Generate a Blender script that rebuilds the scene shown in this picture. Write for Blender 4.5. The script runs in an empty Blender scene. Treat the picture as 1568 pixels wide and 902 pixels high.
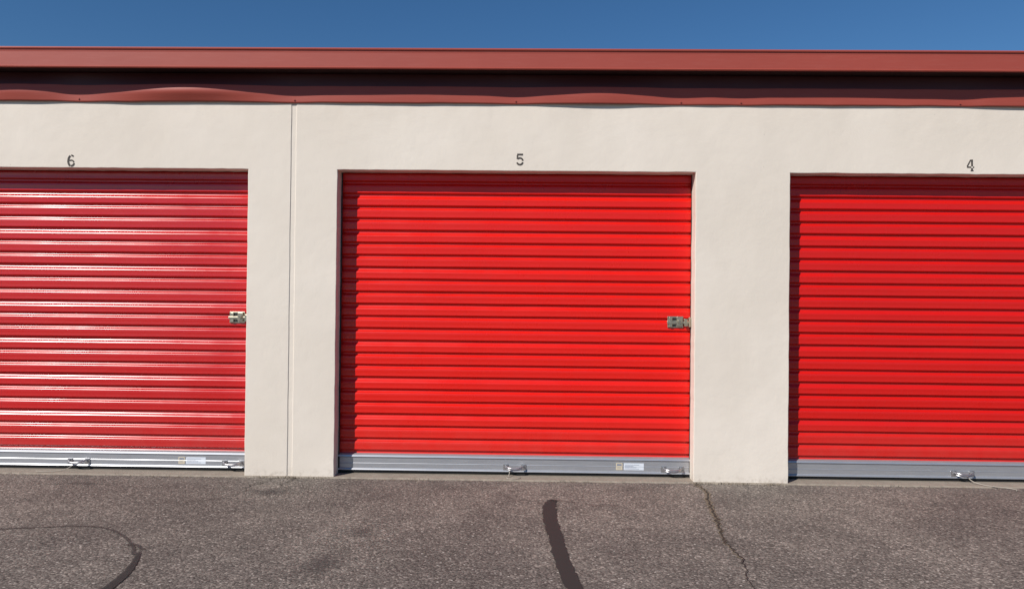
import bpy, bmesh, math, random
from mathutils import Vector, Matrix, noise
random.seed(7)
S = bpy.context.scene
COL = S.collection

# ------------------------------------------------------------------ helpers
def nz(x, y=0, z=0):
    return noise.noise(Vector((x, y, z)))

def link(o, parent=None):
    COL.objects.link(o)
    if parent: o.parent = parent
    return o

def mesh_obj(name, verts, faces, mat=None, parent=None, smooth=False):
    me = bpy.data.meshes.new(name)
    me.from_pydata(verts, [], faces)
    me.update()
    if smooth:
        for p in me.polygons: p.use_smooth = True
    if mat: me.materials.append(mat)
    return link(bpy.data.objects.new(name, me), parent)

def empty(name, parent=None):
    return link(bpy.data.objects.new(name, None), parent)

class MB:
    """mesh accumulator"""
    def __init__(s): s.v=[]; s.f=[]
    def box(s, x0,x1,y0,y1,z0,z1, b=0.0):
        bm = bmesh.new()
        bmesh.ops.create_cube(bm, size=1)
        for v in bm.verts:
            v.co = Vector(((x0+x1)/2+v.co.x*(x1-x0), (y0+y1)/2+v.co.y*(y1-y0), (z0+z1)/2+v.co.z*(z1-z0)))
        if b>0: bmesh.ops.bevel(bm, geom=bm.edges[:], offset=b, segments=2, affect='EDGES', profile=.5)
        s.add(bm)
    def cyl(s, p0, p1, r, n=16, b=0.0):
        bm = bmesh.new()
        p0=Vector(p0); p1=Vector(p1); d=p1-p0
        bmesh.ops.create_cone(bm, cap_ends=True, segments=n, radius1=r, radius2=r, depth=d.length)
        q = Vector((0,0,1)).rotation_difference(d)
        if b>0: bmesh.ops.bevel(bm, geom=[e for e in bm.edges if abs(e.verts[0].co.z-e.verts[1].co.z)<1e-6], offset=b, segments=1, affect='EDGES')
        bm.transform(Matrix.Translation((p0+p1)/2) @ q.to_matrix().to_4x4())
        s.add(bm)
    def add(s, bm):
        o=len(s.v); bm.verts.index_update()
        s.v += [tuple(v.co) for v in bm.verts]
        s.f += [tuple(o+v.index for v in f.verts) for f in bm.faces]
        bm.free()
    def tube(s, pts, r, n=8):
        pts=[Vector(p) for p in pts]; o=len(s.v)
        for i,p in enumerate(pts):
            t=(pts[min(i+1,len(pts)-1)]-pts[max(i-1,0)]).normalized()
            up=Vector((0,0,1)) if abs(t.z)<.9 else Vector((0,1,0))
            a=t.cross(up).normalized(); b=a.cross(t)
            for k in range(n):
                w=2*math.pi*k/n
                s.v.append(tuple(p+a*math.cos(w)*r+b*math.sin(w)*r))
        for i in range(len(pts)-1):
            for k in range(n):
                k2=(k+1)%n
                s.f.append((o+i*n+k,o+i*n+k2,o+(i+1)*n+k2,o+(i+1)*n+k))
        s.f.append(tuple(o+k for k in range(n))[::-1]); s.f.append(tuple(o+(len(pts)-1)*n+k for k in range(n)))
    def obj(s,name,mat,parent=None,smooth=False):
        return mesh_obj(name,s.v,s.f,mat,parent,smooth)

def smooth_path(P, n=8):
    P=[Vector(p) for p in P]; out=[]
    for i in range(len(P)-1):
        p0=P[max(i-1,0)];p1=P[i];p2=P[i+1];p3=P[min(i+2,len(P)-1)]
        for k in range(n):
            t=k/n
            out.append(.5*((2*p1)+(p2-p0)*t+(2*p0-5*p1+4*p2-p3)*t*t+(3*p1-p0-3*p2+p3)*t**3))
    out.append(P[-1]); return out

# ------------------------------------------------------------------ materials
def mat(name):
    m=bpy.data.materials.new(name); m.use_nodes=True
    nt=m.node_tree; b=nt.nodes['Principled BSDF']
    return m,nt,b
def N(nt,t,**kw):
    n=nt.nodes.new(t)
    for k,v in kw.items():
        if k in n.inputs: n.inputs[k].default_value=v
        else: setattr(n,k,v)
    return n
def coords(nt, scale=(1,1,1)):
    tc=N(nt,'ShaderNodeTexCoord'); mp=N(nt,'ShaderNodeMapping')
    mp.inputs['Scale'].default_value=scale
    nt.links.new(tc.outputs['Object'],mp.inputs['Vector']); return mp.outputs['Vector']
def noi(nt,vec,scale,detail=4,rough=.55):
    n=N(nt,'ShaderNodeTexNoise'); n.inputs['Scale'].default_value=scale
    n.inputs['Detail'].default_value=detail; n.inputs['Roughness'].default_value=rough
    nt.links.new(vec,n.inputs['Vector']); return n.outputs['Fac']
def ramp(nt,fac,stops):
    r=N(nt,'ShaderNodeValToRGB'); e=r.color_ramp.elements
    while len(e)<len(stops): e.new(.5)
    for el,(p,c) in zip(e,stops):
        el.position=p; el.color=c if len(c)==4 else (*c,1)
    nt.links.new(fac,r.inputs['Fac']); return r.outputs['Color']
def mix(nt,fac,a,b,mode='MIX'):
    m=N(nt,'ShaderNodeMix',data_type='RGBA',blend_type=mode)
    for sock,val in ((0,fac),(6,a),(7,b)):
        if hasattr(val,'node'): nt.links.new(val,m.inputs[sock])
        else: m.inputs[sock].default_value = val if sock==0 else ((*val,1) if len(val)==3 else val)
    return m.outputs[2]
def bump(nt,b,h,strength,dist):
    n=N(nt,'ShaderNodeBump'); n.inputs['Strength'].default_value=strength; n.inputs['Distance'].default_value=dist
    nt.links.new(h,n.inputs['Height']); nt.links.new(n.outputs['Normal'],b.inputs['Normal']); return n
def g(v): return (v,v,v)
def math_n(nt,op,a,b=None,c=None):
    m=N(nt,'ShaderNodeMath',operation=op)
    for i,v in enumerate((a,b,c)):
        if v is None: continue
        if hasattr(v,'node'): nt.links.new(v,m.inputs[i])
        else: m.inputs[i].default_value=v
    return m.outputs[0]
def maprange(nt,v,a,b,c=0,d=1,smooth=True):
    m=N(nt,'ShaderNodeMapRange'); 
    if smooth: m.interpolation_type='SMOOTHSTEP'
    nt.links.new(v,m.inputs[0])
    for i,x in enumerate((a,b,c,d)): m.inputs[i+1].default_value=x
    return m.outputs[0]

# stucco
M_STUCCO,nt,b=mat('painted_stucco')
v=coords(nt); big=noi(nt,v,.9,3); mid=noi(nt,v,5,5)
c=mix(nt,maprange(nt,big,.3,.7),(.67,.60,.515),(.74,.67,.585))
c=mix(nt,ramp(nt,mid,[(.38,g(0)),(.72,g(.25))]),c,(.64,.575,.495))
sep=N(nt,'ShaderNodeSeparateXYZ'); nt.links.new(v,sep.inputs[0])
vs=coords(nt,(6,6,.9)); streak=noi(nt,vs,1.1,3)
# a little grime that collects under the flashing
top=maprange(nt,sep.outputs['Z'],2.35,2.60,.0,.16)
c=mix(nt,math_n(nt,'MULTIPLY',top,maprange(nt,streak,.42,.80)),c,(.50,.43,.36))
base=maprange(nt,sep.outputs['Z'],.08,0.0,0,.75)
dn=noi(nt,v,22,5,.65)
c=mix(nt,math_n(nt,'MULTIPLY',base,maprange(nt,dn,.45,.70)),c,(.40,.34,.28))
spk=noi(nt,v,42,2,.5)
c=mix(nt,ramp(nt,spk,[(.745,g(0)),(.77,g(.45))]),c,(.40,.35,.30))
nt.links.new(c,b.inputs['Base Color']); b.inputs['Roughness'].default_value=.8
b.inputs['Specular IOR Level'].default_value=.25
h=math_n(nt,'ADD',math_n(nt,'MULTIPLY',noi(nt,v,3.5,3),1.1),math_n(nt,'MULTIPLY',noi(nt,v,70,4),.14))
bump(nt,b,h,.5,.012)

def door_mat(name,col,dark,rough,spec=.45):
    m,nt,b=mat(name)
    v=coords(nt); vs=coords(nt,(.6,1,14)); st=noi(nt,vs,3,4)
    f=noi(nt,v,1.3,4)
    c=mix(nt,f,col,dark)
    c=mix(nt,ramp(nt,st,[(.5,g(0)),(.8,g(.25))]),c,dark)
    sm=noi(nt,coords(nt,(1.5,1,1)),6,5,.65)
    c=mix(nt,ramp(nt,sm,[(.60,g(0)),(.85,g(.18))]),c,(.30,.03,.025))
    sep=N(nt,'ShaderNodeSeparateXYZ'); nt.links.new(v,sep.inputs[0])
    lo=maprange(nt,sep.outputs['Z'],.5,.1,0,.16)
    c=mix(nt,math_n(nt,'MULTIPLY',lo,noi(nt,v,9,5)),c,(.42,.22,.18))
    nt.links.new(c,b.inputs['Base Color'])
    r=maprange(nt,noi(nt,v,5,4),.3,.7,rough-.03,rough+.05)
    nt.links.new(r,b.inputs['Roughness'])
    b.inputs['Specular IOR Level'].default_value=spec
    bump(nt,b,noi(nt,coords(nt,(.5,1,3)),5,3),.25,.004)
    return m
M_D5=door_mat('red_door_paint',(.71,.011,.005),(.63,.009,.005),.29)
M_D4=door_mat('red_door_paint_aged',(.61,.009,.006),(.54,.008,.006),.29)
M_D6=door_mat('red_door_paint_glossy',(.55,.009,.010),(.48,.008,.009),.235,.75)

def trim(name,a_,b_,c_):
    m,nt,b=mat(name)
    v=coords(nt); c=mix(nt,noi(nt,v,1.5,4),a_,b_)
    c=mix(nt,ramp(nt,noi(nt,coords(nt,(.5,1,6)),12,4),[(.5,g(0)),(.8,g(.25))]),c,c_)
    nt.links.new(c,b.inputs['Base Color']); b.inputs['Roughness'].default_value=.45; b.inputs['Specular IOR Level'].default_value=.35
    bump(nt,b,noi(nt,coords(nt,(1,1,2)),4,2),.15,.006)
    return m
M_TRIM=trim('oxide_red_metal',(.36,.070,.049),(.30,.057,.041),(.39,.115,.09))
M_EAVE_SHADE=trim('eave_shade_red_metal',(.075,.018,.018),(.055,.015,.016),(.09,.028,.026))  # trim red darkened: eave shadow painted into the colour
M_SOFFIT,nt,b=mat('shade_darkened_soffit')
b.inputs['Base Color'].default_value=(.035,.014,.014,1); b.inputs['Roughness'].default_value=.5  # soffit colour darkened to deepen the shade under the eave

M_ROOF,nt,b=mat('galvanised_roof'); b.inputs['Base Color'].default_value=(.45,.45,.44,1); b.inputs['Roughness'].default_value=.5; b.inputs['Metallic'].default_value=.5

M_BAR,nt,b=mat('aluminium_bar')
v=coords(nt); c=mix(nt,noi(nt,coords(nt,(1,1,10)),8,4),(.52,.53,.55),(.36,.37,.40))
nt.links.new(c,b.inputs['Base Color']); b.inputs['Metallic'].default_value=.6; b.inputs['Roughness'].default_value=.38
M_RUB,nt,b=mat('black_rubber'); b.inputs['Base Color'].default_value=(.012,.012,.012,1); b.inputs['Roughness'].default_value=.8
M_GUIDE,nt,b=mat('guide_steel'); b.inputs['Base Color'].default_value=(.03,.025,.025,1); b.inputs['Roughness'].default_value=.55
M_ZINC,nt,b=mat('zinc_plate'); v=coords(nt)
nt.links.new(mix(nt,noi(nt,v,40,3),(.66,.59,.44),(.40,.37,.30)),b.inputs['Base Color']); b.inputs['Metallic'].default_value=.9; b.inputs['Roughness'].default_value=.3
M_STEEL,nt,b=mat('handle_steel'); b.inputs['Base Color'].default_value=(.45,.45,.46,1); b.inputs['Metallic'].default_value=.85; b.inputs['Roughness'].default_value=.35
M_LAB,nt,b=mat('label_white'); b.inputs['Base Color'].default_value=(.66,.70,.76,1); b.inputs['Roughness'].default_value=.4
M_LABY,nt,b=mat('label_warning'); b.inputs['Base Color'].default_value=(.60,.52,.38,1); b.inputs['Roughness'].default_value=.5
M_INK,nt,b=mat('label_print'); b.inputs['Base Color'].default_value=(.20,.23,.30,1)
M_ROPE,nt,b=mat('white_rope'); b.inputs['Base Color'].default_value=(.42,.38,.32,1); b.inputs['Roughness'].default_value=.9
M_NUM,nt,b=mat('stencil_paint'); v=coords(nt)
nt.links.new(mix(nt,ramp(nt,noi(nt,v,130,3),[(.50,g(0)),(.78,g(.6))]),(.035,.028,.025),(.30,.26,.22)),b.inputs['Base Color']); b.inputs['Roughness'].default_value=.8

M_CONC,nt,b=mat('concrete'); v=coords(nt)
c=mix(nt,noi(nt,v,14,6,.7),(.17,.14,.11),(.36,.31,.25)); nt.links.new(c,b.inputs['Base Color']); b.inputs['Roughness'].default_value=.9
bump(nt,b,noi(nt,v,60,5),.6,.006)

M_ASPH,nt,b=mat('asphalt'); v=coords(nt)
big=noi(nt,v,.7,5,.62); mid=noi(nt,v,2.6,6,.68)
c=mix(nt,maprange(nt,big,.34,.66),(.132,.113,.099),(.198,.171,.147))
c=mix(nt,ramp(nt,mid,[(.38,g(.5)),(.58,g(0))]),c,(.100,.086,.076))
c=mix(nt,ramp(nt,noi(nt,v,9,5,.7),[(.5,g(0)),(.8,g(.35))]),c,(.215,.186,.157))
def vor(scale,rnd=1.0):
    n=N(nt,'ShaderNodeTexVoronoi'); n.inputs['Scale'].default_value=scale; nt.links.new(v,n.inputs['Vector']); return n
v1=vor(105); sp=N(nt,'ShaderNodeSeparateColor'); nt.links.new(v1.outputs['Color'],sp.inputs[0])
grain=ramp(nt,sp.outputs[0],[(0,g(.46)),(.5,g(.97)),(.85,g(1.25)),(.97,g(2.1))])
c=mix(nt,1.0,c,grain,'MULTIPLY')
v2=vor(50); sp2=N(nt,'ShaderNodeSeparateColor'); nt.links.new(v2.outputs['Color'],sp2.inputs[0])
near=maprange(nt,v2.outputs['Distance'],.22,.34,1,0)
big_st=math_n(nt,'MULTIPLY',near,math_n(nt,'GREATER_THAN',sp2.outputs[1],.90))
c=mix(nt,math_n(nt,'MULTIPLY',big_st,.85),c,(.50,.45,.40))
dk=math_n(nt,'MULTIPLY',near,math_n(nt,'GREATER_THAN',sp2.outputs[2],.86))
c=mix(nt,math_n(nt,'MULTIPLY',dk,.6),c,(.05,.044,.04))
sep=N(nt,'ShaderNodeSeparateXYZ'); nt.links.new(v,sep.inputs[0])
dust=maprange(nt,sep.outputs['Y'],-.42,-.02,0,1)
c=mix(nt,math_n(nt,'MULTIPLY',dust,maprange(nt,noi(nt,v,5,5,.7),.38,.72,.0,.45)),c,(.20,.175,.15))
nt.links.new(c,b.inputs['Base Color']); b.inputs['Roughness'].default_value=.85; b.inputs['Specular IOR Level'].default_value=.3
h=math_n(nt,'ADD',math_n(nt,'MULTIPLY',v1.outputs['Distance'],-.5),math_n(nt,'MULTIPLY',noi(nt,v,45,5,.7),1.0))
bump(nt,b,h,.6,.009)

def decal(name,col,lo,hi,scale,maxa=1.0):
    m,nt,b=mat(name); v=coords(nt)
    b.inputs['Base Color'].default_value=(*col,1); b.inputs['Roughness'].default_value=.8
    at=N(nt,'ShaderNodeAttribute',attribute_name='fade')
    n=noi(nt,v,scale,5,.7)
    a=maprange(nt,math_n(nt,'ADD',n,math_n(nt,'MULTIPLY',math_n(nt,'SUBTRACT',at.outputs['Fac'],.5),1.0)),lo,hi,0,maxa)
    nt.links.new(a,b.inputs['Alpha']); return m
M_SKID=decal('tyre_rubber',(.030,.027,.025),.35,.85,90,.90)
M_SKIDF=decal('tyre_rubber_faint',(.05,.043,.04),.45,.85,60,.6)
M_OIL=decal('oil',(.06,.052,.05),.30,1.15,7,.42)
M_CRACK=decal('crack',(.035,.028,.022),.25,.40,80,.95)
M_CRACKD=decal('crack_dirt',(.22,.175,.12),.50,.66,30,.6)

# ------------------------------------------------------------------ ground
mb_v=[(-400,-400,0),(400,-400,0),(400,400,0),(-400,400,0)]
mesh_obj('asphalt_pavement',mb_v,[(0,1,2,3)],M_ASPH)

def strip(name,pts,wid,mat_,z,jit=.15,step=10,ends=True,parent=None,seed=0,wob=0):
    P=smooth_path([(p[0],p[1],0) for p in pts],step)
    W=[]; n=len(P)
    for i in range(n):
        t=i/(n-1)*(len(wid)-1); k=min(int(t),len(wid)-2); W.append(wid[k]+(wid[k+1]-wid[k])*(t-k))
    vs=[];fs=[];fd=[]
    if wob:
        P=[p+Vector((nz(i*.35,seed)*wob+nz(i*1.3,seed+7)*wob*.5,0,0)) for i,p in enumerate(P)]
    for i,p in enumerate(P):
        t=(P[min(i+1,n-1)]-P[max(i-1,0)]).normalized(); s=Vector((-t.y,t.x,0))
        for q in (-1,-.72,0,.72,1):
            w=W[i]*.5*(1+jit*nz(i*.5,q*3,seed+3.3))
            c=p+s*q*w; vs.append((c.x,c.y,z))
            e=1 if abs(q)<.8 else .2
            if ends and (i<3): e=min(e,.1+.25*i)
            fd.append(e)
    for i in range(n-1):
        for k in range(4):
            a=i*5+k; fs.append((a,a+5,a+6,a+1))
    o=mesh_obj(name,vs,fs,mat_,parent)
    at=o.data.attributes.new('fade','FLOAT','POINT')
    at.data.foreach_set('value',fd); return o
strip('tire_skid_mark',[(.195,-.47),(.165,-.60),(.158,-.85),(.172,-1.17),(.20,-1.62),(.232,-1.93),(.30,-2.3),(.42,-2.9)],[.05,.094,.092,.090,.090,.095,.10],M_SKID,.004,.4,14)
strip('tire_skid_mark',[(-1.86,-1.52),(-1.81,-1.66),(-1.77,-1.82),(-1.757,-1.98),(-1.78,-2.2),(-1.9,-2.6)],[.015,.036,.052,.06,.07],M_SKID,.004,.3,12)
strip('tire_skid_mark',[(-3.1,-1.28),(-2.754,-1.215),(-2.354,-1.146),(-2.15,-1.224),(-1.966,-1.405),(-1.861,-1.571)],[.015,.018,.018,.02,.022],M_SKIDF,.004,.3,12)
strip('tire_skid_mark',[(-1.98,-1.45),(-1.93,-1.43),(-1.86,-1.49),(-1.80,-1.40)],[.02,.02,.012],M_SKIDF,.007,.3,8)
# cracks
ck=[(1.176,-.03),(1.20,-.25),(1.15,-.50),(1.12,-.77),(1.085,-1.0),(1.05,-1.24),(1.06,-1.5),(1.01,-1.81),(1.02,-2.3),(.95,-3.0)]
strip('pavement_crack',ck,[.006,.010,.010,.007,.005,.004],M_CRACK,.0075,.6,16,False,seed=1,wob=.03)
strip('pavement_crack',ck[:7],[.03,.045,.04,.02,.01],M_CRACKD,.004,.6,16,False,seed=1,wob=.03)
strip('pavement_crack',[(-1.70,-.02),(-1.74,-.15),(-1.80,-.25),(-1.79,-.42),(-1.95,-.62),(-2.3,-.72)],[.007,.007,.005,.003],M_CRACK,.0055,.5,12,False,seed=4,wob=.04)
strip('pavement_crack',[(-1.56,-.02),(-1.60,-.20),(-1.52,-.33)],[.007,.005,.002],M_CRACK,.0055,.5,10,False,seed=9,wob=.03)
strip('pavement_crack',[(.17,-.50),(.28,-.53),(.42,-.60),(.62,-.62)],[.006,.005,.002],M_CRACK,.0085,.5,10,False,seed=12,wob=.03)

def blob(name,cx,cy,rx,ry,rot,mat_,z,seed):
    vs=[(cx,cy,z)];fd=[1];fs=[];n=40;R=6
    for r in range(1,R+1):
        for k in range(n):
            w=2*math.pi*k/n; q=r/R*(1+.35*nz(math.cos(w)*1.5,math.sin(w)*1.5,seed))
            x=math.cos(w)*rx*q; y=math.sin(w)*ry*q
            vs.append((cx+x*math.cos(rot)-y*math.sin(rot),cy+x*math.sin(rot)+y*math.cos(rot),z)); fd.append(1-r/R*1.35)
    for k in range(n): fs.append((0,1+k,1+(k+1)%n))
    for r in range(R-1):
        for k in range(n):
            a=1+r*n; fs.append((a+k,a+n+k,a+n+(k+1)%n,a+(k+1)%n))
    o=mesh_obj(name,vs,fs,mat_); at=o.data.attributes.new('fade','FLOAT','POINT'); at.data.foreach_set('value',fd)
blob('oil_stain',-.86,-1.16,.26,.28,.2,M_OIL,.0040,1)
blob('oil_stain',-.94,-1.66,.30,.62,-.1,M_OIL,.0045,5)
blob('oil_stain',-2.9,-1.6,.75,.45,0,M_OIL,.0025,8)
blob('oil_stain',-2.9,-.25,.40,.12,0,M_OIL,.004,14)
blob('oil_stain',.20,-.50,.14,.09,.5,M_OIL,.0055,21)
blob('oil_stain',-1.6,-.40,.45,.20,0,M_OIL,.003,23)

# ------------------------------------------------------------------ building
B=empty('self_storage_building')
DT=2.133
OPEN=[(-10.65,-8.17,8),(-7.527,-5.05,7),(-4.406,-1.930,6),(-1.306,1.170,5),(1.816,4.292,4),(4.916,7.392,3),(8.02,10.50,2)]
X0,X1=-11.3,11.15
xb=[X0,X1]+[o[0] for o in OPEN]+[o[1] for o in OPEN]
JO=[-1.634,-1.629,-1.600,-1.595]
JO2=[j+6.13 for j in JO]
xb=sorted(xb+JO+JO2)
xs=[]
for a,c in zip(xb[:-1],xb[1:]):
    n=max(1,round((c-a)/.045)); xs+= [a+(c-a)*k/n for k in range(n)]
xs.append(xb[-1])
zb=[-.02,DT,2.80]; zs=[]
for a,c in zip(zb[:-1],zb[1:]):
    n=max(1,round((c-a)/.045)); zs+=[a+(c-a)*k/n for k in range(n)]
zs.append(zb[-1])
def isin(x,z):
    return any(o[0]-1e-5<x<o[1]+1e-5 for o in OPEN) and z<DT+1e-5
edgex=set(round(o[0],4) for o in OPEN)|set(round(o[1],4) for o in OPEN)
bm=bmesh.new(); G={}
def ground_depth(x):
    for J in (JO,JO2):
        if J[0]+1e-4<x<J[3]-1e-4: return .005
    return 0
for i,x in enumerate(xs):
    for j,z in enumerate(zs):
        dx=dz=0
        if round(x,4) in edgex and z<=DT+1e-5:
            dx=.0022*nz(x*3.1,z*6)+.0018*nz(x*9,z*25)
        if abs(z-DT)<1e-5: dz=.0025*nz(x*5,9)+.0024*nz(x*22,3)
        if min(abs(x-q) for q in JO+JO2)<1e-5: dx+=.002*nz(z*5,2.2)+.001*nz(z*25,5.2)
        G[i,j]=bm.verts.new((x+dx,ground_depth(x),z+dz))
for i in range(len(xs)-1):
    for j in range(len(zs)-1):
        if isin((xs[i]+xs[i+1])/2,(zs[j]+zs[j+1])/2): continue
        bm.faces.new((G[i,j],G[i+1,j],G[i+1,j+1],G[i,j+1]))
wl=bm.edges.layers.float.new('bevel_weight_edge')
jt=min(range(len(zs)),key=lambda j:abs(zs[j]-DT))
for o in OPEN:
    i0=min(range(len(xs)),key=lambda i:abs(xs[i]-o[0])); i1=min(range(len(xs)),key=lambda i:abs(xs[i]-o[1]))
    loop=[G[i0,j] for j in range(0,jt+1)]+[G[i,jt] for i in range(i0+1,i1+1)]+[G[i1,j] for j in range(jt-1,-1,-1)]
    back=[bm.verts.new((v.co.x,.112,v.co.z)) for v in loop]
    for k in range(len(loop)-1):
        bm.faces.new((loop[k],loop[k+1],back[k+1],back[k]))
        e=bm.edges.get((loop[k],loop[k+1])); e[wl]=1.0
loose=[v for v in bm.verts if not v.link_faces]
bmesh.ops.delete(bm,geom=loose,context='VERTS')
bmesh.ops.recalc_face_normals(bm,faces=bm.faces[:])
me=bpy.data.meshes.new('front_wall'); bm.to_mesh(me); bm.free(); me.materials.append(M_STUCCO)
o=link(bpy.data.objects.new('front_wall',me),B)
bv=o.modifiers.new('b','BEVEL'); bv.limit_method='WEIGHT'; bv.width=.005; bv.segments=3
# body: side/back walls
m=MB(); m.box(X0,X0+.2,.02,7,-.02,2.85); m.box(X1-.2,X1,.02,7,-.02,2.85); m.box(X0+.2,X1-.2,6.8,7,-.02,2.85)
m.obj('side_and_back_walls',M_STUCCO,B)
m=MB()
edges=[X0+.2]+sum([[o[0]-.05,o[1]+.05] for o in OPEN],[])+[X1-.2]
for k in range(0,len(edges),2):
    m.box(edges[k],edges[k+1],.20,.30,-.02,2.80)
m.box(X0+.2,X1-.2,.301,.35,2.30,2.80)
m.obj('partition_walls',M_STUCCO,B)
v_=[];f_=[]; n=int((X1-X0)/.03)
for i in range(n+1):
    x=X0+(X1-X0)*i/n
    v_+= [(x,-.012-.010*nz(x*4,1)-.012*nz(x*19,2),.0),(x,-.006-.010*nz(x*4,1)-.010*nz(x*19,2),.010),(x,6.8,.010)]
for i in range(n):
    a=i*3; f_+=[(a,a+3,a+4,a+1),(a+1,a+4,a+5,a+2)]
mesh_obj('concrete_sill',v_,f_,M_CONC,B)

# flashing (bent sheet)
FZ0,FZ1=2.594,2.80
pins=[-9.6,-8.2,-6.3,-4.7,-3.12,-1.61,-.075,1.06,1.47,2.96,4.6,6.1,7.7,9.3]
bul=[(-3.55,.30,.022,.35),(-2.35,.42,.040,.12),(-.75,.45,.008,.5),(.52,.36,.020,.8),(2.2,.5,.004,.5),(3.8,.5,.02,.5),(-5.5,.5,.03,.4),(5.4,.4,.03,.5)]
v_=[];f_=[];nx=900;nzz=18
for i in range(nx+1):
    x=X0+(X1-X0)*i/nx
    pin=min(1,min(abs(x-p) for p in pins)/.22); pin=pin*pin*(3-2*pin)
    for j in range(nzz+1):
        s=j/nzz
        y=-.006
        for (bx,bw,ba,bb) in bul:
            pr_hi=math.sin(math.pi*min(1,(s*.72+.28))); lo=bb+(1-bb)*min(1,s/.3)
            y-=ba*math.exp(-((x-bx)/bw)**2)*pr_hi*lo*(.25+.75*pin)
        y-=(.006+.005*nz(x*1.7,4))*(.3+.7*pin)*math.sin(math.pi*min(1,s*.6+.4))
        zz=FZ0+(FZ1-FZ0)*s + (1-s)*(.0035*nz(x*1.6,7)+.002*nz(x*6,7)-.003*(1-pin))
        v_.append((x,y,zz))
for i in range(nx):
    for j in range(nzz):
        a=i*(nzz+1)+j; f_.append((a,a+nzz+1,a+nzz+2,a+1))
fl=mesh_obj('wall_flashing',v_,f_,M_TRIM,B,True)
fl.data.materials.append(M_EAVE_SHADE)
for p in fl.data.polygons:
    if (p.index%nzz)>=10: p.material_index=1  # upper rows of the same sheet get the painted eave shade
so=fl.modifiers.new('s','SOLIDIFY'); so.thickness=.003; so.offset=0
m=MB()
for p in pins:
    m.cyl((p,-.016,2.612),(p,-.004,2.612),.0055,6); m.cyl((p,-.009,2.612),(p,-.003,2.612),.009,12)
m.obj('flashing_screws',M_TRIM,B)

# fascia profile
prof=[(.10,2.952),(-.145,2.930),(-.157,2.927),(-.160,2.921),(-.158,2.914),(-.151,2.910),(-.149,2.895),(-.149,2.802),(-.153,2.796),(-.150,2.790),(-.135,2.790),(-.135,2.80)]
X=[]
n=int((X1-X0+.3)/.08)
for i in range(n+1): X.append(X0-.15+(X1-X0+.3)*i/n)
v_=[];f_=[]
for x in X:
    for (y,z) in prof:
        yy=y+(.0018*nz(x*.9,z*8) if y<-.14 else 0)
        v_.append((x,yy,z))
k=len(prof)
for i in range(len(X)-1):
    for j in range(k-1):
        a=i*k+j; f_.append((a,a+1,a+k+1,a+k))
fa=mesh_obj('roof_fascia',v_,f_,M_TRIM,B)
m=MB()
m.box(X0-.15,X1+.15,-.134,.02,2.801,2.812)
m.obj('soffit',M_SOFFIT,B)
m=MB()
m.box(X0-.15,X0-.14,-.149,7.2,2.79,2.93); m.box(X1+.14,X1+.15,-.149,7.2,2.79,2.93)
m.obj('rake_trim',M_TRIM,B)
m=MB()
m.box(X0-.14,X1+.14,.10,7.2,2.87,2.951); x=X0
while x<X1:
    m.box(x,x+.03,.10,7.2,2.951,2.975); x+=.6
m.obj('metal_roof',M_ROOF,B)

# ---------------- numbers (stencilled)
def arc(cx,cy,rx,ry,a0,a1,n=14):
    return [(cx+rx*math.cos(math.radians(a0+(a1-a0)*i/n)),cy+ry*math.sin(math.radians(a0+(a1-a0)*i/n))) for i in range(n+1)]
DG={
 5:[([(-.24,.43),(.27,.43)],.16),([(-.21,.36),(-.21,.04)],.13),(arc(-.0,-.14,.26,.27,140,8),.14),(arc(-.0,-.17,.26,.27,-14,-160),.14)],
 6:[(arc(.02,.0,.28,.46,50,96),.14),(arc(.02,-.02,.28,.46,108,252),.17),(arc(0,-.19,.24,.23,128,10),.12),(arc(0,-.19,.25,.26,-6,-92),.15)],
 4:[([(.02,.46),(-.27,-.10)],.11),([(-.30,-.17),(.06,-.17)],.12),([(.20,-.17),(.31,-.17)],.12),([(.12,.48),(.12,-.08)],.15),([(.12,-.25),(.12,-.42)],.15),([(0,-.46),(.25,-.46)],.08)],
 3:[(arc(0,.22,.24,.24,150,-80),.13),(arc(0,-.22,.26,.26,80,-150),.13)],
 2:[(arc(0,.2,.25,.27,160,-30),.13),([(.2,.05),(-.24,-.38)],.12),([(-.26,-.44),(.28,-.44)],.12)],
 7:[([(-.26,.43),(.28,.43)],.13),([(.22,.34),(-.08,-.48)],.13)],
 8:[(arc(0,.24,.22,.22,80,-80),.13),(arc(0,.24,.22,.22,100,260),.13),(arc(0,-.22,.26,.26,80,-80),.13),(arc(0,-.22,.26,.26,100,260),.13)]}
def number(d,cx,cz,H=.080):
    v_=[];f_=[]
    for si,(pts,w) in enumerate(DG[d]):
        o=len(v_)
        for i,p in enumerate(pts):
            a=Vector(pts[max(i-1,0)]); c=Vector(pts[min(i+1,len(pts)-1)]); t=(c-a).normalized(); s=Vector((-t.y,t.x))
            for q in (-1,1):
                pp=Vector(p)+s*q*w*.5
                v_.append((cx+pp.x*H,-.0012-.0003*si,cz+pp.y*H))
        for i in range(len(pts)-1):
            a=o+2*i; f_.append((a,a+1,a+3,a+2))
    mesh_obj('door_number',v_,f_,M_NUM,B)
NUMPOS={6:(-3.173,2.182),5:(-.042,2.212),4:(3.039,2.195)}
for o in OPEN:
    d=o[2]; cx,cz=NUMPOS.get(d,((o[0]+o[1])/2,2.20)); number(d,cx,cz)

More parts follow.
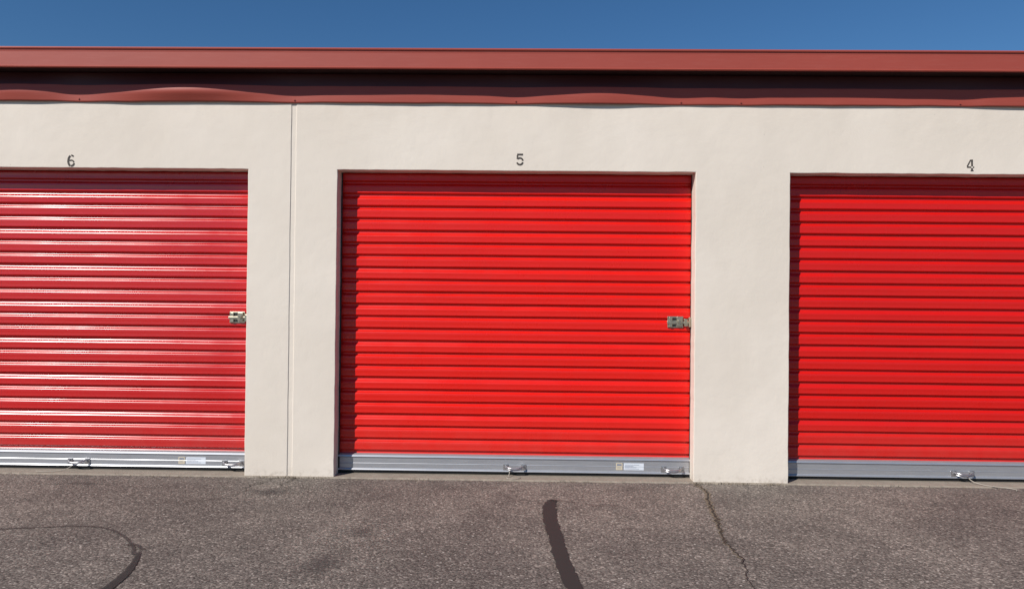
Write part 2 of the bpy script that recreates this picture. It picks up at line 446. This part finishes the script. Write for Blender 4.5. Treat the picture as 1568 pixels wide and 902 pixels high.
# ---------------- doors
PITCH=.0865; DY=.125; DEP=.016
def ss(u):
    u=max(0,min(1,u)); return u*u*(3-2*u)
def profile(t,k):
    if k%3==0:                       # lap row: one long gentle shoulder
        if t<.34: return ss(t/.34)
    else:                            # short steep shoulder
        if t<.20: return .92*ss(t/.20)
        if t<.34: return .92+.08*(t-.2)/.14
    if t<.77: return 1.0-.05*math.sin(math.pi*(t-.34)/.43)
    if t<.88: return 1-ss((t-.77)/.11)
    return 0
ts=[0,.03,.06,.09,.12,.15,.18,.21,.24,.28,.32,.36,.42,.5,.58,.66,.72,.77,.79,.81,.835,.86,.88,.94]
def door(o):
    x0,x1,d=o
    D=empty('roll_up_door',B)
    mt={5:M_D5,4:M_D4,6:M_D6,7:M_D6,3:M_D5}.get(d,M_D4)
    a,b_=x0-.04,x1+.04; nx=34
    zt=2.133+.10; rows=[]
    k=0
    while True:
        for t in ts:
            z=zt-(k+t)*PITCH
            if z<.134: break
            rows.append((z,profile(t,k),k))
        if z<.134: break
        k+=1
    rows.append((.130,rows[-1][1],k))
    v_=[];f_=[]
    for (z,p,k) in rows:
        for i in range(nx+1):
            x=a+(b_-a)*i/nx
            y=DY+DEP*(1-p)+.0020*nz(x*1.1,k*.37,d*3.1)+.001*nz(x*4,k*1.7,d)
            v_.append((x,y,z+.0012*nz(x*2,k*.9,d+5)))
    w=nx+1
    for r in range(len(rows)-1):
        for i in range(nx):
            q=r*w+i; f_.append((q,q+w,q+w+1,q+1))
    mesh_obj('curtain',v_,f_,mt,D,True)
    oy=.015
    pf=[(.128,.150),(.112,.148),(.098,.140),(.094,.128),(.100,.124),(.1035,.120),(.1035,.084),(.1015,.081),(.1035,.078),(.1035,.050),(.097,.044),(.094,.038),(.094,.034),(.13,.034)]
    v_=[];f_=[]
    for xx in (x0-.03,x1+.03):
        for (y,z) in pf: v_.append((xx,y+oy,z))
    n=len(pf)
    for j in range(n-1): f_.append((j,j+1,n+j+1,n+j))
    mesh_obj('bottom_bar',v_,f_,M_BAR,D)
    m=MB(); m.box(x0-.03,x1+.03,.108+oy,.128+oy,.011,.036,.004); m.obj('rubber_seal',M_RUB,D)
    m=MB(); m.box(x0-.035,x0+.010,.1125,.119,.01,2.14); m.box(x1-.004,x1+.035,.1125,.119,.01,2.14); m.obj('guide_rails',M_GUIDE,D)
    def P_(o_): o_.location.y=oy; return o_
    for hx in ((x0+x1)/2-.0+.01, x1-.122):
        m=MB()
        for s in (-1,1):
            m.box(hx+s*.062-.018,hx+s*.062+.018,.0975,.1025,.044,.088,.001)
            m.cyl((hx+s*.062,.0985,.066),(hx+s*.062,.094,.066),.006,10)
        P=smooth_path([(hx-.062,.099,.078),(hx-.058,.070,.076),(hx-.035,.050,.071),(hx,.046,.068),(hx+.035,.050,.071),(hx+.058,.070,.076),(hx+.062,.099,.078)],5)
        m.tube(P,.0055,8)
        m.tube([(p.x,p.y+.012,p.z-.014) for p in P[6:-6]],.004,8)
        P_(m.obj('lift_handle',M_STEEL,D))
    lx=x1-.515
    m=MB(); m.box(lx,lx+.045,.1022,.1034,.058,.106); P_(m.obj('warning_label',M_LABY,D))
    m=MB(); m.box(lx+.055,lx+.195,.1022,.1034,.058,.106); P_(m.obj('white_label',M_LAB,D))
    m=MB()
    for q in range(4): m.box(lx+.062,lx+.062+.10-.02*(q%3),.1016,.1021,.066+q*.009,.0685+q*.009)
    m.box(lx+.006,lx+.039,.1016,.1021,.088,.100); m.box(lx+.006,lx+.036,.1016,.1021,.066,.068); m.box(lx+.006,lx+.033,.1016,.1021,.074,.076)
    P_(m.obj('label_print',M_INK,D))
    L=empty('slide_latch',D); L.location.y=oy
    zc=1.10; xr=x1-.003
    m=MB()
    m.box(xr-.160,xr-.050,.103,.107,zc-.040,zc+.040,.0015)
    m.box(xr-.150,xr-.128,.092,.103,zc-.034,zc+.034,.002)
    m.box(xr-.098,xr-.060,.088,.103,zc-.028,zc+.036,.003)
    m.cyl((xr-.079,.088,zc+.004),(xr-.079,.076,zc+.004),.014,20,.001)
    m.cyl((xr-.079,.077,zc+.004),(xr-.079,.072,zc+.004),.009,16)
    m.box(xr-.165,xr-.002,.090,.1015,zc-.012,zc+.006,.002)
    m.box(xr-.045,xr-.022,.084,.106,zc-.030,zc+.022,.003)
    m.box(xr-.016,xr-.001,.080,.108,zc-.034,zc+.034,.002)
    m.cyl((xr-.034,.084,zc-.010),(xr-.034,.078,zc-.010),.008,12)
    for sx in (-.155,-.056):
        for sz in (-.033,.033): m.cyl((xr+sx,.104,zc+sz),(xr+sx,.099,zc+sz),.0045,10)
    m.obj('latch_body',M_ZINC,L)
    m=MB()
    m.box(xr-.128,xr-.100,.0995,.1025,zc+.012,zc+.030,.0005); m.box(xr-.126,xr-.102,.0995,.1025,zc-.032,zc-.018,.0005)
    m.cyl((xr-.079,.073,zc+.004),(xr-.079,.0712,zc+.004),.003,8)
    m.obj('latch_slots',M_RUB,L)
    cx=(x0+x1)/2+.01
    R={4:[(cx+.02,.10,.055),(cx+.03,.05,.03),(cx+.08,.01,.016),(cx+.14,-.02,.012),(cx+.20,-.03,.008),(cx+.25,-.07,.006),(cx+.23,-.10,.006)],
       6:[(cx-.02,.10,.055),(cx-.04,.06,.03),(cx-.10,.03,.016),(cx-.18,.01,.016),(cx-.24,.015,.016)],
       5:[(cx-.03,.10,.055),(cx-.04,.05,.02),(cx-.05,.01,.015),(cx-.01,-.01,.014),(cx+.03,.01,.016),(cx+.04,.04,.016)]}.get(d)
    if R:
        m=MB(); m.tube(smooth_path(R,8),.0025,6); m.obj('pull_rope',M_ROPE,D,True)
for o in OPEN: door(o)

# ---------------- debris / dry weeds along the wall base
M_DEB,nt,b=mat('debris'); gi=N(nt,'ShaderNodeNewGeometry')
nt.links.new(ramp(nt,gi.outputs['Random Per Island'],[(0,(.05,.04,.03)),(.5,(.16,.12,.08)),(.8,(.26,.20,.12)),(1,(.42,.38,.32))]),b.inputs['Base Color']); b.inputs['Roughness'].default_value=.9
v_=[];f_=[]
def pebble(x,y,r,z=0):
    o=len(v_)
    pts=[(1,0,0),(-1,0,0),(0,1,0),(0,-1,0),(0,0,1),(0,0,-.4)]
    for p in pts: v_.append((x+p[0]*r*random.uniform(.6,1.3),y+p[1]*r*random.uniform(.6,1.3),z+p[2]*r*random.uniform(.4,.9)))
    for a in ((0,2,4),(2,1,4),(1,3,4),(3,0,4),(2,0,5),(1,2,5),(3,1,5),(0,3,5)): f_.append(tuple(o+i for i in a))
for _ in range(2600):
    x=random.uniform(-6,6); y=-abs(random.gauss(0,.035))-.012
    if nz(x*1.6,3)+random.uniform(-.2,.35)<0: continue
    pebble(x,y,random.choice((.0015,.002,.003,.004)))
for _ in range(900):
    x=random.uniform(-5,5); y=random.uniform(-3.2,-.05); pebble(x,y,random.uniform(.0015,.0035))
def blade(x,y,h):
    o=len(v_); a=random.uniform(0,6.28); w=.0012; dx=math.cos(a)*h*random.uniform(.2,1.2); dy=-abs(math.sin(a))*h*.7
    v_.extend([(x-w,y,0),(x+w,y,0),(x+dx*.5+w*.7,y+dy*.5,h*.7),(x+dx*.5-w*.7,y+dy*.5,h*.7),(x+dx,y+dy,h)])
    f_.extend([(o,o+1,o+2,o+3),(o+3,o+2,o+4)])
for cx,n,sp_ in ((-1.61,70,.05),(-1.80,25,.04),(-1.42,25,.05),(1.45,60,.09),(1.20,40,.03),(1.70,30,.04),(.3,18,.1),(-.7,12,.1),(2.4,12,.2),(-2.6,14,.2)):
    for _ in range(n): blade(random.gauss(cx,sp_),-.014-random.random()*.012,random.uniform(.006,.022))
mesh_obj('gravel_debris',v_,f_,M_DEB)

# ------------------------------------------------------------------ light
sd=Vector((-.53,-.575,.62)).normalized()
L=bpy.data.lights.new('sun','SUN'); L.energy=4.95; L.angle=math.radians(.5); L.color=(1,.95,.885)
so=link(bpy.data.objects.new('sun',L)); so.rotation_euler=(-sd).to_track_quat('-Z','Y').to_euler(); so.location=(-5,-8,8)
W=bpy.data.worlds.new('World'); S.world=W; W.use_nodes=True; nt=W.node_tree
sky=nt.nodes.new('ShaderNodeTexSky'); sky.sky_type='NISHITA'; sky.sun_disc=False
sky.sun_elevation=math.asin(sd.z); sky.sun_rotation=math.atan2(sd.x,sd.y)
sky.air_density=1.0; sky.dust_density=0; sky.ozone_density=6.0; sky.altitude=0
hs=nt.nodes.new('ShaderNodeHueSaturation'); hs.inputs['Saturation'].default_value=1.15
bg=nt.nodes['Background']; nt.links.new(sky.outputs[0],hs.inputs['Color']); nt.links.new(hs.outputs[0],bg.inputs['Color']); bg.inputs['Strength'].default_value=.08

# ------------------------------------------------------------------ camera
psi,p,r=.017,.008,.0103
F=Vector((-math.sin(psi)*math.cos(p),math.cos(psi)*math.cos(p),math.sin(p)))
R=F.cross(Vector((0,0,1))).normalized(); U=R.cross(F)
R2=R*math.cos(r)+U*math.sin(r); U2=U*math.cos(r)-R*math.sin(r)
M=Matrix((R2,U2,-F)).transposed().to_4x4(); M.translation=Vector((0,-5.09,1.24))
cd=bpy.data.cameras.new('camera'); cd.sensor_width=36; cd.lens=25.94; cd.clip_end=2000; cd.clip_start=.05
co=link(bpy.data.objects.new('camera',cd)); co.matrix_world=M; S.camera=co
S.view_settings.view_transform='Standard'; S.view_settings.look='None'; S.view_settings.exposure=0
